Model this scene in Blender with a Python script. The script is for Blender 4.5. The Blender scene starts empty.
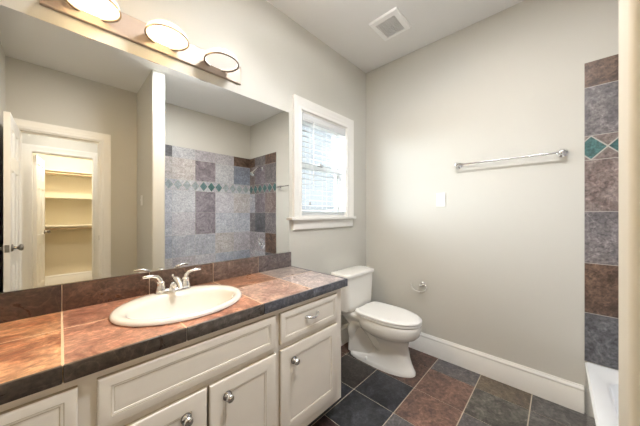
import bpy, bmesh, math, random
from mathutils import Vector, Matrix
random.seed(7)
SC = bpy.context.scene
COL = SC.collection
PI = math.pi

# ------------------------------------------------------------------ camera
F, TH = 248.6169, 0.7638
CAMX, CAMY, CAMZ = 1.4931, -2.2723, 1.25
cd = bpy.data.cameras.new('camera')
cd.sensor_width = 36.0
cd.lens = F / 640 * 36
cd.shift_y = 0.52 / 640
cd.clip_start = 0.02
cam = bpy.data.objects.new('camera', cd)
cam.location = (CAMX, CAMY, CAMZ)
cam.rotation_euler = (PI / 2, 0, TH)
COL.objects.link(cam)
SC.camera = cam

# ------------------------------------------------------------------ world, exposure, lamps' power
SKY, GLOW, ROOM, DOWN, HALL, CLOSET, VANITY, VANITY_UP = 0.40, 15.0, 20.0, 10.0, 4.0, 13.0, 3.4, 1.6
EXPOSURE = 1.45
SC.view_settings.view_transform = 'Standard'
SC.view_settings.look = 'None'
SC.view_settings.gamma = 1
SC.view_settings.use_curve_mapping = False
SC.view_settings.exposure = EXPOSURE
SC.cycles.max_bounces = 16
SC.cycles.diffuse_bounces = 12
SC.cycles.glossy_bounces = 6
SC.cycles.transparent_max_bounces = 12
SC.cycles.caustics_reflective = False
SC.cycles.caustics_refractive = False
SC.cycles.sample_clamp_indirect = 6.0

w = bpy.data.worlds.new('overcast_sky')
SC.world = w
w.use_nodes = True
nt = w.node_tree
bg = nt.nodes['Background']
tc = nt.nodes.new('ShaderNodeTexCoord')
sx = nt.nodes.new('ShaderNodeSeparateXYZ')
rp = nt.nodes.new('ShaderNodeValToRGB')
rp.color_ramp.elements[0].position = 0.46
rp.color_ramp.elements[0].color = (0.09, 0.10, 0.08, 1)
rp.color_ramp.elements[1].position = 0.52
rp.color_ramp.elements[1].color = (0.86, 0.93, 1.0, 1)
mm = nt.nodes.new('ShaderNodeMath'); mm.operation = 'MULTIPLY_ADD'
mm.inputs[1].default_value = 0.5; mm.inputs[2].default_value = 0.5
nt.links.new(tc.outputs['Generated'], sx.inputs[0])
nt.links.new(sx.outputs['Z'], mm.inputs[0])
nt.links.new(mm.outputs[0], rp.inputs[0])
nt.links.new(rp.outputs[0], bg.inputs['Color'])
# the sky is brighter round the veiled sun, behind the viewer's left shoulder
dt = nt.nodes.new('ShaderNodeVectorMath'); dt.operation = 'DOT_PRODUCT'
dt.inputs[1].default_value = Vector((-0.72, -0.60, 0.36)).normalized()
nt.links.new(tc.outputs['Generated'], dt.inputs[0])
gr = nt.nodes.new('ShaderNodeMapRange'); gr.interpolation_type = 'SMOOTHSTEP'
gr.inputs['From Min'].default_value = 0.35; gr.inputs['From Max'].default_value = 1.0
gr.inputs['To Min'].default_value = SKY; gr.inputs['To Max'].default_value = SKY + GLOW
nt.links.new(dt.outputs['Value'], gr.inputs['Value'])
nt.links.new(gr.outputs[0], bg.inputs['Strength'])


def lamp(name, kind, loc, power, color, size=0.1, rot=(0, 0, 0), sy=None, parent=None):
    ld = bpy.data.lights.new(name, kind)
    ld.energy = power
    ld.color = color
    if kind == 'AREA':
        ld.size = size
        if sy:
            ld.shape = 'RECTANGLE'; ld.size_y = sy
        else:
            ld.shape = 'DISK'
    else:
        ld.shadow_soft_size = size
    o = bpy.data.objects.new(name, ld)
    COL.objects.link(o)
    o.rotation_euler = rot
    if parent:
        o.parent = parent
        o.location = Vector(loc) - wl(parent)
    else:
        o.location = loc
    return o


# ------------------------------------------------------------------ materials
def mat(name, color, rough=0.5, metal=0.0, var=0.04, scale=6.0, bump=0.0, bscale=60.0, spec=0.5,
        emit=None, estr=0.0, coat=0.0, trans=0.0):
    m = bpy.data.materials.new(name)
    m.use_nodes = True
    t = m.node_tree
    b = t.nodes['Principled BSDF']
    b.inputs['Roughness'].default_value = rough
    b.inputs['Metallic'].default_value = metal
    b.inputs['Specular IOR Level'].default_value = spec
    b.inputs['Coat Weight'].default_value = coat
    b.inputs['Coat Roughness'].default_value = 0.06
    b.inputs['Transmission Weight'].default_value = trans
    tc = t.nodes.new('ShaderNodeTexCoord')
    n = t.nodes.new('ShaderNodeTexNoise')
    n.inputs['Scale'].default_value = scale
    n.inputs['Detail'].default_value = 4
    t.links.new(tc.outputs['Object'], n.inputs['Vector'])
    mx = t.nodes.new('ShaderNodeMix'); mx.data_type = 'RGBA'
    c = Vector(color)
    mx.inputs[6].default_value = (*(c * (1 - var)), 1)
    mx.inputs[7].default_value = (*[min(1, q) for q in c * (1 + var)], 1)
    t.links.new(n.outputs['Fac'], mx.inputs[0])
    t.links.new(mx.outputs[2], b.inputs['Base Color'])
    if bump:
        n2 = t.nodes.new('ShaderNodeTexNoise')
        n2.inputs['Scale'].default_value = bscale
        n2.inputs['Detail'].default_value = 5
        t.links.new(tc.outputs['Object'], n2.inputs['Vector'])
        bp = t.nodes.new('ShaderNodeBump')
        bp.inputs['Strength'].default_value = bump
        bp.inputs['Distance'].default_value = 0.004
        t.links.new(n2.outputs['Fac'], bp.inputs['Height'])
        t.links.new(bp.outputs['Normal'], b.inputs['Normal'])
    if emit:
        b.inputs['Emission Color'].default_value = (*emit, 1)
        b.inputs['Emission Strength'].default_value = estr
    return m


def slate(name, rough=0.42, bump=0.5, spec=0.5, vein=8.0, lo=0.42, hi=1.5, veinfac=1.5):
    """natural cleft slate: each tile carries two tints; veins and clouds mix them"""
    m = bpy.data.materials.new(name)
    m.use_nodes = True
    t = m.node_tree
    L = t.links.new
    b = t.nodes['Principled BSDF']
    b.inputs['Specular IOR Level'].default_value = spec
    tc = t.nodes.new('ShaderNodeTexCoord')
    a1 = t.nodes.new('ShaderNodeAttribute'); a1.attribute_name = 'tint'
    a2 = t.nodes.new('ShaderNodeAttribute'); a2.attribute_name = 'tint2'
    sc = t.nodes.new('ShaderNodeVectorMath'); sc.operation = 'SCALE'
    sc.inputs['Scale'].default_value = 37.0
    L(a1.outputs['Vector'], sc.inputs[0])
    ad = t.nodes.new('ShaderNodeVectorMath'); ad.operation = 'ADD'
    mpn = t.nodes.new('ShaderNodeMapping'); mpn.inputs['Scale'].default_value = (1.0, 0.85, 1.0); mpn.inputs['Rotation'].default_value = (0, 0, 0.5)
    L(tc.outputs['Object'], mpn.inputs[0])
    L(mpn.outputs[0], ad.inputs[0]); L(sc.outputs[0], ad.inputs[1])
    n1 = t.nodes.new('ShaderNodeTexNoise')
    n1.inputs['Scale'].default_value = vein; n1.inputs['Detail'].default_value = 7
    n1.inputs['Roughness'].default_value = 0.68; n1.inputs['Distortion'].default_value = 1.2
    L(ad.outputs[0], n1.inputs['Vector'])
    r1 = t.nodes.new('ShaderNodeValToRGB')
    r1.color_ramp.elements[0].position = 0.40; r1.color_ramp.elements[1].position = 0.60
    L(n1.outputs['Fac'], r1.inputs[0])
    mx = t.nodes.new('ShaderNodeMix'); mx.data_type = 'RGBA'
    L(r1.outputs[0], mx.inputs[0]); L(a1.outputs['Color'], mx.inputs[6]); L(a2.outputs['Color'], mx.inputs[7])
    n4 = t.nodes.new('ShaderNodeTexNoise')
    n4.inputs['Scale'].default_value = vein * 0.55; n4.inputs['Detail'].default_value = 4; n4.inputs['Distortion'].default_value = 2.2
    L(ad.outputs[0], n4.inputs['Vector'])
    s4 = t.nodes.new('ShaderNodeMath'); s4.operation = 'SUBTRACT'; s4.inputs[1].default_value = 0.5
    L(n4.outputs['Fac'], s4.inputs[0])
    a4 = t.nodes.new('ShaderNodeMath'); a4.operation = 'ABSOLUTE'; L(s4.outputs[0], a4.inputs[0])
    v4 = t.nodes.new('ShaderNodeMapRange'); v4.interpolation_type = 'SMOOTHSTEP'
    v4.inputs['From Min'].default_value = 0.0; v4.inputs['From Max'].default_value = 0.035
    v4.inputs['To Min'].default_value = veinfac; v4.inputs['To Max'].default_value = 1.0
    L(a4.outputs[0], v4.inputs['Value'])
    n2 = t.nodes.new('ShaderNodeTexNoise')
    n2.inputs['Scale'].default_value = 55; n2.inputs['Detail'].default_value = 6; n2.inputs['Roughness'].default_value = 0.7
    L(ad.outputs[0], n2.inputs['Vector'])
    r2 = t.nodes.new('ShaderNodeMapRange')
    r2.inputs['From Min'].default_value = 0.3; r2.inputs['From Max'].default_value = 0.72
    r2.inputs['To Min'].default_value = lo; r2.inputs['To Max'].default_value = hi
    L(n2.outputs['Fac'], r2.inputs['Value'])
    mu = t.nodes.new('ShaderNodeVectorMath'); mu.operation = 'SCALE'
    L(mx.outputs[2], mu.inputs[0]); L(r2.outputs[0], mu.inputs['Scale'])
    mv = t.nodes.new('ShaderNodeVectorMath'); mv.operation = 'SCALE'
    L(mu.outputs[0], mv.inputs[0]); L(v4.outputs[0], mv.inputs['Scale'])
    L(mv.outputs[0], b.inputs['Base Color'])
    r3 = t.nodes.new('ShaderNodeMapRange')
    r3.inputs['To Min'].default_value = rough - 0.12; r3.inputs['To Max'].default_value = rough + 0.14
    L(n1.outputs['Fac'], r3.inputs['Value']); L(r3.outputs[0], b.inputs['Roughness'])
    sm = t.nodes.new('ShaderNodeMath'); sm.operation = 'MULTIPLY_ADD'; sm.inputs[1].default_value = 0.35
    L(n2.outputs['Fac'], sm.inputs[0]); L(n1.outputs['Fac'], sm.inputs[2])
    bp = t.nodes.new('ShaderNodeBump')
    bp.inputs['Strength'].default_value = bump; bp.inputs['Distance'].default_value = 0.006
    L(sm.outputs[0], bp.inputs['Height']); L(bp.outputs['Normal'], b.inputs['Normal'])
    return m


M = {}
M['wall'] = mat('greige_wall_paint', (0.565, 0.553, 0.508), 0.6, var=0.012, bump=0.06, bscale=140, spec=0.3)
M['ceiling'] = mat('ceiling_paint', (0.80, 0.797, 0.785), 0.8, var=0.01, bump=0.05, bscale=120, spec=0.2)
M['trim'] = mat('white_trim_paint', (0.80, 0.79, 0.76), 0.35, var=0.01, spec=0.5)
M['cream'] = mat('cream_cabinet_paint', (0.80, 0.745, 0.67), 0.38, var=0.025, scale=14, spec=0.45)
M['glaze'] = mat('tan_cabinet_glaze', (0.52, 0.44, 0.33), 0.5, var=0.12, scale=25)
M['china'] = mat('white_vitreous_china', (0.84, 0.83, 0.80), 0.12, var=0.005, coat=0.3)
M['biscuit'] = mat('biscuit_sink_china', (0.80, 0.775, 0.73), 0.14, var=0.008, coat=0.3)
M['plastic'] = mat('white_plastic', (0.80, 0.80, 0.79), 0.32, var=0.005)
M['steel'] = mat('satin_steel', (0.52, 0.52, 0.53), 0.14, 1.0, var=0.03)
M['ring'] = mat('dark_nickel_rim', (0.20, 0.16, 0.13), 0.4, 0.8, var=0.05)
M['vent'] = mat('white_vent_plastic', (0.90, 0.90, 0.89), 0.4, var=0.005)
M['acrylic'] = mat('white_tub_enamel', (0.86, 0.88, 0.90), 0.1, var=0.005, coat=0.4)
M['chrome'] = mat('polished_chrome', (0.86, 0.86, 0.86), 0.09, 1.0, var=0.01)
M['nickel'] = mat('brushed_nickel', (0.40, 0.335, 0.285), 0.5, 0.45, var=0.05, scale=40)
M['pewter'] = mat('aged_pewter', (0.30, 0.28, 0.25), 0.3, 1.0, var=0.2, scale=50)
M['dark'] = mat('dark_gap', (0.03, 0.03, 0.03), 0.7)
M['mirror'] = mat('silvered_glass', (0.86, 0.87, 0.86), 0.0, 1.0, var=0.0)
M['mirror_edge'] = mat('mirror_glass_edge', (0.10, 0.11, 0.10), 0.25, var=0.1)
M['blind'] = mat('white_blind_slat', (0.62, 0.63, 0.64), 0.4, var=0.01)
M['cord'] = mat('white_cord', (0.72, 0.72, 0.70), 0.7)
M['carpet'] = mat('beige_carpet', (0.50, 0.42, 0.30), 0.95, var=0.15, scale=90, bump=0.8, bscale=300, spec=0.1)
M['closet'] = mat('cream_closet_paint', (0.72, 0.66, 0.52), 0.7, var=0.01, spec=0.2)
M['wood'] = mat('closet_rod_wood', (0.42, 0.30, 0.17), 0.45, var=0.15, scale=20)
M['hose'] = mat('braided_steel', (0.55, 0.55, 0.55), 0.4, 0.9, var=0.2, scale=200)
M['floor_slate'] = slate('floor_slate', 0.36, 0.5, 0.5, 9)
M['counter_slate'] = slate('counter_slate', 0.30, 0.35, 0.5, 7, 0.5, 1.45, 1.45)
M['wall_slate'] = slate('wall_slate', 0.34, 0.35, 0.5, 9, 0.62, 1.34, 1.15)
M['far_slate'] = slate('far_slate', 0.36, 0.45, 0.5, 10, 0.35, 1.6, 1.4)
M['edge_slate'] = slate('edge_slate', 0.30, 0.15, 0.5, 12)
M['floor_grout'] = mat('floor_grout', (0.50, 0.44, 0.35), 0.9, var=0.12, scale=30)
M['counter_grout'] = mat('counter_grout', (0.74, 0.55, 0.38), 0.85, var=0.12, scale=30)
M['wall_grout'] = mat('wall_grout', (0.42, 0.40, 0.37), 0.85, var=0.1, scale=30)
M['lens_lit'] = mat('lit_diffuser_glass', (0.9, 0.88, 0.82), 0.4, emit=(1.0, 0.78, 0.46), estr=1.7)
M['lens_dim'] = mat('dim_diffuser_glass', (0.88, 0.88, 0.87), 0.35, emit=(1.0, 0.95, 0.88), estr=0.26)
M['dome'] = mat('fill_lamp_glass', (0.9, 0.9, 0.88), 0.4, emit=(1.0, 0.96, 0.91), estr=3)  # glowing glass of the added fill lamps


def frosted(name):
    m = bpy.data.materials.new(name)
    m.use_nodes = True
    t = m.node_tree
    out = t.nodes['Material Output']
    b = t.nodes['Principled BSDF']
    b.inputs['Base Color'].default_value = (0.92, 0.91, 0.90, 1)
    b.inputs['Roughness'].default_value = 0.35
    tr = t.nodes.new('ShaderNodeBsdfTranslucent')
    tr.inputs['Color'].default_value = (0.92, 0.90, 0.86, 1)
    n = t.nodes.new('ShaderNodeTexNoise'); n.inputs['Scale'].default_value = 30
    mr = t.nodes.new('ShaderNodeMapRange'); mr.inputs['To Min'].default_value = 0.28; mr.inputs['To Max'].default_value = 0.34
    t.links.new(n.outputs['Fac'], mr.inputs['Value'])
    mx = t.nodes.new('ShaderNodeMixShader')
    t.links.new(mr.outputs[0], mx.inputs[0])
    t.links.new(b.outputs[0], mx.inputs[1]); t.links.new(tr.outputs[0], mx.inputs[2])
    t.links.new(mx.outputs[0], out.inputs['Surface'])
    return m


def pane_glass(name):
    m = bpy.data.materials.new(name)
    m.use_nodes = True
    t = m.node_tree
    out = t.nodes['Material Output']
    t.nodes.remove(t.nodes['Principled BSDF'])
    tr = t.nodes.new('ShaderNodeBsdfTransparent'); tr.inputs['Color'].default_value = (0.95, 0.97, 0.97, 1)
    gl = t.nodes.new('ShaderNodeBsdfGlossy'); gl.inputs['Roughness'].default_value = 0.02
    fr = t.nodes.new('ShaderNodeLayerWeight'); fr.inputs['Blend'].default_value = 0.12
    mx = t.nodes.new('ShaderNodeMixShader')
    t.links.new(fr.outputs['Facing'], mx.inputs[0]); t.links.new(tr.outputs[0], mx.inputs[1]); t.links.new(gl.outputs[0], mx.inputs[2])
    t.links.new(mx.outputs[0], out.inputs['Surface'])
    return m


M['frosted'] = frosted('frosted_shade_glass')
M['pane'] = pane_glass('window_pane_glass')


# ------------------------------------------------------------------ building helpers
def wl(o):
    p = Vector((0, 0, 0))
    while o is not None:
        p += o.location; o = o.parent
    return p


def tag(o, label=None, cat=None, group=None, kind=None):
    if label: o['label'] = label
    if cat: o['category'] = cat
    if group: o['group'] = group
    if kind: o['kind'] = kind
    return o


def thing(name, loc, label, cat, group=None):
    o = bpy.data.objects.new(name, None)
    o.empty_display_size = 0.05
    o.location = loc
    COL.objects.link(o)
    return tag(o, label, cat, group)


class MB:
    def __init__(s):
        s.bm = bmesh.new()
        s.mi = 0
        s.t1 = s.bm.loops.layers.float_color.new('tint')
        s.t2 = s.bm.loops.layers.float_color.new('tint2')
        s.tint = None

    def face(s, vs):
        try:
            f = s.bm.faces.new(vs)
        except ValueError:
            return None
        f.material_index = s.mi
        if s.tint:
            for l in f.loops:
                l[s.t1] = (*s.tint[0], 1); l[s.t2] = (*s.tint[1], 1)
        return f

    def box(s, x0, x1, y0, y1, z0, z1, bev=0.0):
        v = [s.bm.verts.new((x, y, z)) for x in (x0, x1) for y in (y0, y1) for z in (z0, z1)]
        fs = [s.face([v[i] for i in q]) for q in ((0, 1, 3, 2), (4, 6, 7, 5), (0, 4, 5, 1), (2, 3, 7, 6), (0, 2, 6, 4), (1, 5, 7, 3))]
        if bev:
            es = list({e for f in fs for e in f.edges})
            bmesh.ops.bevel(s.bm, geom=es, offset=bev, segments=2, profile=0.6, affect='EDGES', clamp_overlap=True)
        return s

    def rings(s, rr, cap0=True, cap1=True, mats=None, close=False):
        """loft through closed rings of points"""
        vv = [[s.bm.verts.new(p) for p in r] for r in rr]
        n = len(vv[0])
        keep = s.mi
        seq = list(zip(vv[:-1], vv[1:])) + ([(vv[-1], vv[0])] if close else [])
        for k, (a, b) in enumerate(seq):
            if mats: s.mi = mats[k]
            for i in range(n):
                j = (i + 1) % n
                s.face([a[i], a[j], b[j], b[i]])
        s.mi = keep
        if cap0 and not close: s.face(vv[0][::-1])
        if cap1 and not close: s.face(vv[-1])
        return s

    def rect_loft(s, mp, u0, u1, v0, v1, levels, mats=None):
        """levels: (inset, w); mp(u,v,w) -> xyz"""
        rr = []
        for ins, w_ in levels:
            a, b, c, d = u0 + ins, u1 - ins, v0 + ins, v1 - ins
            rr.append([mp(a, c, w_), mp(b, c, w_), mp(b, d, w_), mp(a, d, w_)])
        return s.rings(rr, mats=mats)

    def tube(s, pts, r, seg=12, caps=True):
        pts = [Vector(p) for p in pts]
        n = len(pts)
        rad = r if isinstance(r, (list, tuple)) else [r] * n
        rr = []
        up = None
        for i, p in enumerate(pts):
            t = (pts[min(i + 1, n - 1)] - pts[max(i - 1, 0)]).normalized()
            if up is None:
                up = Vector((0, 0, 1)) if abs(t.z) < 0.9 else Vector((1, 0, 0))
            a = t.cross(up)
            if a.length < 1e-5: a = t.cross(Vector((0, 1, 0)))
            a.normalize(); b = a.cross(t).normalized(); up = b
            rr.append([p + (a * math.cos(2 * PI * k / seg) + b * math.sin(2 * PI * k / seg)) * rad[i] for k in range(seg)])
        return s.rings(rr, caps, caps)

    def cyl(s, p0, p1, r, seg=24, r1=None):
        return s.tube([p0, p1], [r, r1 if r1 is not None else r], seg)

    def lathe(s, c, axis, prof, seg=32, caps=True):
        """prof: (radius, height along axis)"""
        c = Vector(c); ax = Vector(axis).normalized()
        a = ax.orthogonal().normalized(); b = ax.cross(a)
        rr = [[c + ax * h + (a * math.cos(2 * PI * k / seg) + b * math.sin(2 * PI * k / seg)) * max(r, 1e-4) for k in range(seg)] for r, h in prof]
        return s.rings(rr, caps, caps)

    def sphere(s, c, r, seg=20, sc=(1, 1, 1)):
        c = Vector(c); rr = []
        k = seg // 2
        for i in range(k + 1):
            th = PI * i / k
            rr.append([c + Vector((math.cos(2 * PI * j / seg) * math.sin(th) * r * sc[0] + 0, math.sin(2 * PI * j / seg) * math.sin(th) * r * sc[1], math.cos(th) * r * sc[2])) for j in range(seg)])
        rr[0] = [p + (q - c) * 1e-3 for p, q in zip(rr[0], rr[1])]
        rr[-1] = [p + (q - c) * 1e-3 for p, q in zip(rr[-1], rr[-2])]
        return s.rings(rr)

    def prism(s, poly, mp, w0, w1):
        a = [s.bm.verts.new(mp(u, v, w0)) for u, v in poly]
        b = [s.bm.verts.new(mp(u, v, w1)) for u, v in poly]
        n = len(poly)
        s.face(b); s.face(a[::-1])
        for i in range(n):
            j = (i + 1) % n
            s.face([a[i], a[j], b[j], b[i]])
        return s

    def xform(s, fn):
        for v in s.bm.verts: v.co = fn(v.co)
        return s

    def build(s, name, mats, parent=None, smooth=35, weld=False):
        bm = s.bm
        if weld: bmesh.ops.remove_doubles(bm, verts=bm.verts, dist=1e-5)
        bmesh.ops.recalc_face_normals(bm, faces=bm.faces)
        cs = [v.co for v in bm.verts]
        lo = Vector([min(c[i] for c in cs) for i in range(3)]); hi = Vector([max(c[i] for c in cs) for i in range(3)])
        if parent is None:
            org = Vector(((lo.x + hi.x) / 2, (lo.y + hi.y) / 2, lo.z)); loc = org
        else:
            org = wl(parent); loc = Vector((0, 0, 0))
        bmesh.ops.translate(bm, verts=bm.verts, vec=-org)
        me = bpy.data.meshes.new(name)
        bm.to_mesh(me); bm.free()
        for m in (mats if isinstance(mats, (list, tuple)) else [mats]): me.materials.append(m)
        if smooth:
            me.shade_smooth(); me.set_sharp_from_angle(angle=math.radians(smooth))
        o = bpy.data.objects.new(name, me)
        o.location = loc
        COL.objects.link(o)
        if parent: o.parent = parent
        return o


def struct(o):
    o['kind'] = 'structure'
    return o


def copy_thing(o, loc, parent=None):
    c = o.copy(); COL.objects.link(c)
    if parent is not None: c.parent = parent
    else: c.location = loc
    for ch in list(o.children): copy_thing(ch, None, c)
    return c


def mpx(x0, sgn=1):   # surface facing +x (sgn=1): u=y, v=z, w=out of the wall
    return lambda u, v, w_: (x0 + sgn * w_, u, v)


def mpy(y0, sgn=-1):  # surface facing -y: u=x, v=z
    return lambda u, v, w_: (u, y0 + sgn * w_, v)


def mpz(z0, sgn=1):
    return lambda u, v, w_: (u, v, z0 + sgn * w_)


# ------------------------------------------------------------------ room shell
H = 2.758
YB = -2.636       # wall behind the camera
XD = 2.334        # wall with the door
XT = 2.367        # wall behind the tub
WY0, WY1, WZ0, WZ1 = -0.935, -0.34, 1.222, 2.085      # window opening

b = MB()
b.box(-0.14, 0, YB - 0.12, WY0, 0, H); b.box(-0.14, 0, WY1, 0.12, 0, H)
b.box(-0.14, 0, WY0, WY1, 0, WZ0); b.box(-0.14, 0, WY0, WY1, WZ1, H)
struct(b.build('wall_left', M['wall'], smooth=0))
struct(MB().box(0, 2.5, 0, 0.12, 0, H).build('wall_far', M['wall'], smooth=0))
struct(MB().box(0, XD + 0.12, YB - 0.12, YB, 0, H).build('wall_back', M['wall'], smooth=0))
DY0, DY1, DZ = -2.560, -1.950, 2.085
b = MB()
b.box(XD, XD + 0.12, YB, DY0, 0, H); b.box(XD, XD + 0.12, DY1, -1.55, 0, H); b.box(XD, XD + 0.12, DY0, DY1, DZ, H)
struct(b.build('wall_right', M['wall'], smooth=0))
struct(MB().box(XT, XT + 0.12, -1.55, 0.0, 0, H).build('wall_tub', M['wall'], smooth=0))
# partition at the tub's foot, with rounded plaster corners
b = MB()
b.box(1.580, XD, -1.608, -1.490, 0, H)
es = [e for e in b.bm.edges if abs(e.verts[0].co.x - 1.58) < 1e-4 and abs(e.verts[1].co.x - 1.58) < 1e-4 and abs(e.verts[0].co.z - e.verts[1].co.z) > 1]
bmesh.ops.bevel(b.bm, geom=es, offset=0.014, segments=5, profile=0.5, affect='EDGES')
struct(b.build('wall_partition', M['wall']))
struct(MB().box(-0.14, 5.05, -3.4, 0.12, H, H + 0.1).build('ceiling', M['ceiling'], smooth=0))

# hall and closet beyond the door
XH, XC = 3.593, 4.90
b = MB()
b.box(XH, XH + 0.12, -3.3, -2.545, 0, H); b.box(XH, XH + 0.12, -1.925, -1.0, 0, H); b.box(XH, XH + 0.12, -2.545, -1.925, 2.085, H)
struct(b.build('wall_hall', M['wall'], smooth=0))
b = MB()
b.box(XD + 0.12, XC + 0.12, -3.42, -3.3, 0, H)
struct(b.build('wall_hall_near', M['closet'], smooth=0))
b = MB()
b.box(XT + 0.12, XC + 0.12, -1.0, -0.88, 0, H)
struct(b.build('wall_hall_far', M['closet'], smooth=0))
struct(MB().box(XC, XC + 0.12, -3.3, -1.0, 0, H).build('wall_closet', M['closet'], smooth=0))
b = MB()
b.box(XD + 0.0, XD + 0.12, -3.3, YB - 0.12, 0, H)
struct(b.build('wall_hall_side', M['wall'], smooth=0))
struct(MB().box(XD + 0.06, XC + 0.12, -3.42, -0.88, -0.1, 0.002).build('floor_hall', M['carpet'], smooth=0))

# ------------------------------------------------------------------ slate floor
RUST = ((0.085, 0.046, 0.030), (0.16, 0.085, 0.06)); REDB = ((0.062, 0.033, 0.025), (0.125, 0.068, 0.05))
PINK = ((0.185, 0.105, 0.08), (0.10, 0.06, 0.048)); BLACK = ((0.012, 0.013, 0.017), (0.035, 0.037, 0.045))
BLACKB = ((0.020, 0.016, 0.015), (0.042, 0.036, 0.032)); GREYB = ((0.075, 0.072, 0.078), (0.115, 0.105, 0.105))
OLIVE = ((0.075, 0.056, 0.038), (0.13, 0.10, 0.068)); GREEN = ((0.12, 0.112, 0.098), (0.05, 0.047, 0.04))
GREY = ((0.11, 0.105, 0.10), (0.062, 0.058, 0.055)); MAROON = ((0.035, 0.018, 0.018), (0.07, 0.038, 0.034))
FLOORC = {  # (column, row): stone colours
    (2, 0): REDB, (2, 1): REDB, (2, 2): BLACK, (2, 3): BLACK, (1, 0): REDB, (1, 1): BLACKB, (1, 2): BLACKB, (1, 3): BLACK, (1, 4): MAROON, (2, 4): MAROON,
    (3, 0): GREYB, (3, 1): PINK, (3, 2): PINK, (3, 3): GREYB, (4, 0): OLIVE, (4, 1): GREEN, (4, 2): GREYB, (5, 0): GREY, (5, 1): GREY, (0, 0): MAROON, (0, 1): REDB, (0, 2): REDB,
    (0, 3): BLACKB, (5, 2): RUST}
xs = [0.0, 0.13, 0.443, 0.747, 1.061, 1.363, 1.673, 1.983, 2.293, 2.394]
ys = [0.0, -0.206, -0.516, -0.826, -1.136, -1.446, -1.756, -2.066, -2.376, YB]
b = MB()
b.mi = 1
b.box(0, XD + 0.06, YB, 0, -0.1, -0.003)
b.mi = 0
g = 0.0032
pal = [RUST, REDB, PINK, BLACK, BLACKB, GREYB, OLIVE, GREEN, GREY, MAROON]
for i in range(len(xs) - 1):
    for j in range(len(ys) - 1):
        base = FLOORC.get((i, j)) or random.choice(pal)
        k = 1 + random.uniform(-0.08, 0.08)
        b.tint = (tuple(q * k for q in base[0]), tuple(q * k for q in base[1]))
        b.box(xs[i] + (g if i else 0), min(xs[i + 1], XD + 0.06) - g, ys[j + 1] + g, ys[j] - (g if j else 0), -0.02, 0.0)
b.tint = None
struct(b.build('floor', [M['floor_slate'], M['floor_grout']], smooth=0))

# ------------------------------------------------------------------ baseboards, casings, window
def baseboard(name, mp, u0, u1):
    prof = [(0, 0.0), (0.016, 0.0), (0.016, 0.128), (0.013, 0.134), (0.013, 0.142), (0.015, 0.146), (0.011, 0.158), (0.007, 0.162), (0.006, 0.170), (0, 0.170)]
    b = MB()
    b.rings([[mp(u, v, w_) for w_, v in prof] for u in (u0, u1)])
    return struct(b.build(name, M['trim'], smooth=40))


baseboard('baseboard_far', mpy(0), 0.0, 1.611)
baseboard('baseboard_left', mpx(0), -1.045, -0.016)
baseboard('baseboard_right', mpx(XD, -1), DY1 + 0.086, -1.624)
baseboard('baseboard_partition', mpy(-1.608), 1.58, XD - 0.001)
baseboard('baseboard_partition_end', mpx(1.58, -1), -1.624, -1.49)
baseboard('baseboard_back', mpy(YB, 1), 0.56, XD)
baseboard('baseboard_closet', mpx(XC, -1), -3.3, -1.0)


def casing_profile():   # across the casing from the opening outward: (distance, projection)
    return [(0, 0), (0, 0.010), (0.006, 0.014), (0.020, 0.014), (0.026, 0.012), (0.034, 0.012), (0.044, 0.018), (0.068, 0.020), (0.076, 0.024), (0.088, 0.024), (0.088, 0)]


def casing(b, mp, u0, u1, v0, v1, sides='LTR'):
    """mitred casing round an opening"""
    pr = casing_profile()
    path = [(u0, v0, -1, 0), (u0, v1, -1, 1), (u1, v1, 1, 1), (u1, v0, 1, 0)]
    b.rings([[mp(u + su * d, v + sv * d, w_) for d, w_ in pr] for u, v, su, sv in path])


# window: frame, casing, stool, apron, two sashes with panes
win = struct(thing('window_1', (-0.07, (WY0 + WY1) / 2, WZ0), None, None))
b = MB(); casing(b, mpx(0), WY0, WY1, WZ0, WZ1); b.build('casing', M['trim'], win)
b = MB(); b.box(-0.02, 0.045, WY0 - 0.128, WY1 + 0.105, WZ0 - 0.024, WZ0, 0.006); b.build('stool', M['trim'], win)
b = MB(); b.rect_loft(mpx(0), WY0 - 0.088, WY1 + 0.088, WZ0 - 0.100, WZ0 - 0.024, [(0, 0), (0, 0.012), (0.004, 0.016), (0.012, 0.018)]); b.build('apron', M['trim'], win)
b = MB()
b.box(-0.14, -0.001, WY0 - 0.0, WY0 + 0.012, WZ0, WZ1); b.box(-0.14, -0.001, WY1 - 0.012, WY1, WZ0, WZ1)
b.box(-0.14, -0.001, WY0 + 0.012, WY1 - 0.012, WZ1 - 0.012, WZ1); b.box(-0.14, -0.001, WY0 + 0.012, WY1 - 0.012, WZ0, WZ0 + 0.012)
b.build('jamb', M['trim'], win, smooth=0)


def sash(x0, x1, z0, z1, bot):
    b = MB()
    a, c = WY0 + 0.012, WY1 - 0.012
    b.box(x0, x1, a, a + 0.042, z0, z1); b.box(x0, x1, c - 0.042, c, z0, z1)
    b.box(x0, x1, a + 0.042, c - 0.042, z1 - 0.042, z1); b.box(x0, x1, a + 0.042, c - 0.042, z0, z0 + bot)
    s_ = b.build('sash', M['trim'], win, smooth=0)
    xm = (x0 + x1) / 2
    MB().box(xm - 0.002, xm + 0.002, a + 0.042, c - 0.042, z0 + bot, z1 - 0.042).build('pane', M['pane'], s_, smooth=0)
    return s_


sash(-0.135, -0.110, 1.640, WZ1 - 0.012, 0.040)
low = sash(-0.108, -0.082, WZ0 + 0.012, 1.680, 0.055)
b = MB(); b.box(-0.080, -0.062, -0.665, -0.605, 1.672, 1.690, 0.003); b.cyl((-0.071, -0.635, 1.688), (-0.071, -0.635, 1.700), 0.010); b.build('sash_lock', M['pewter'], low)

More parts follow.
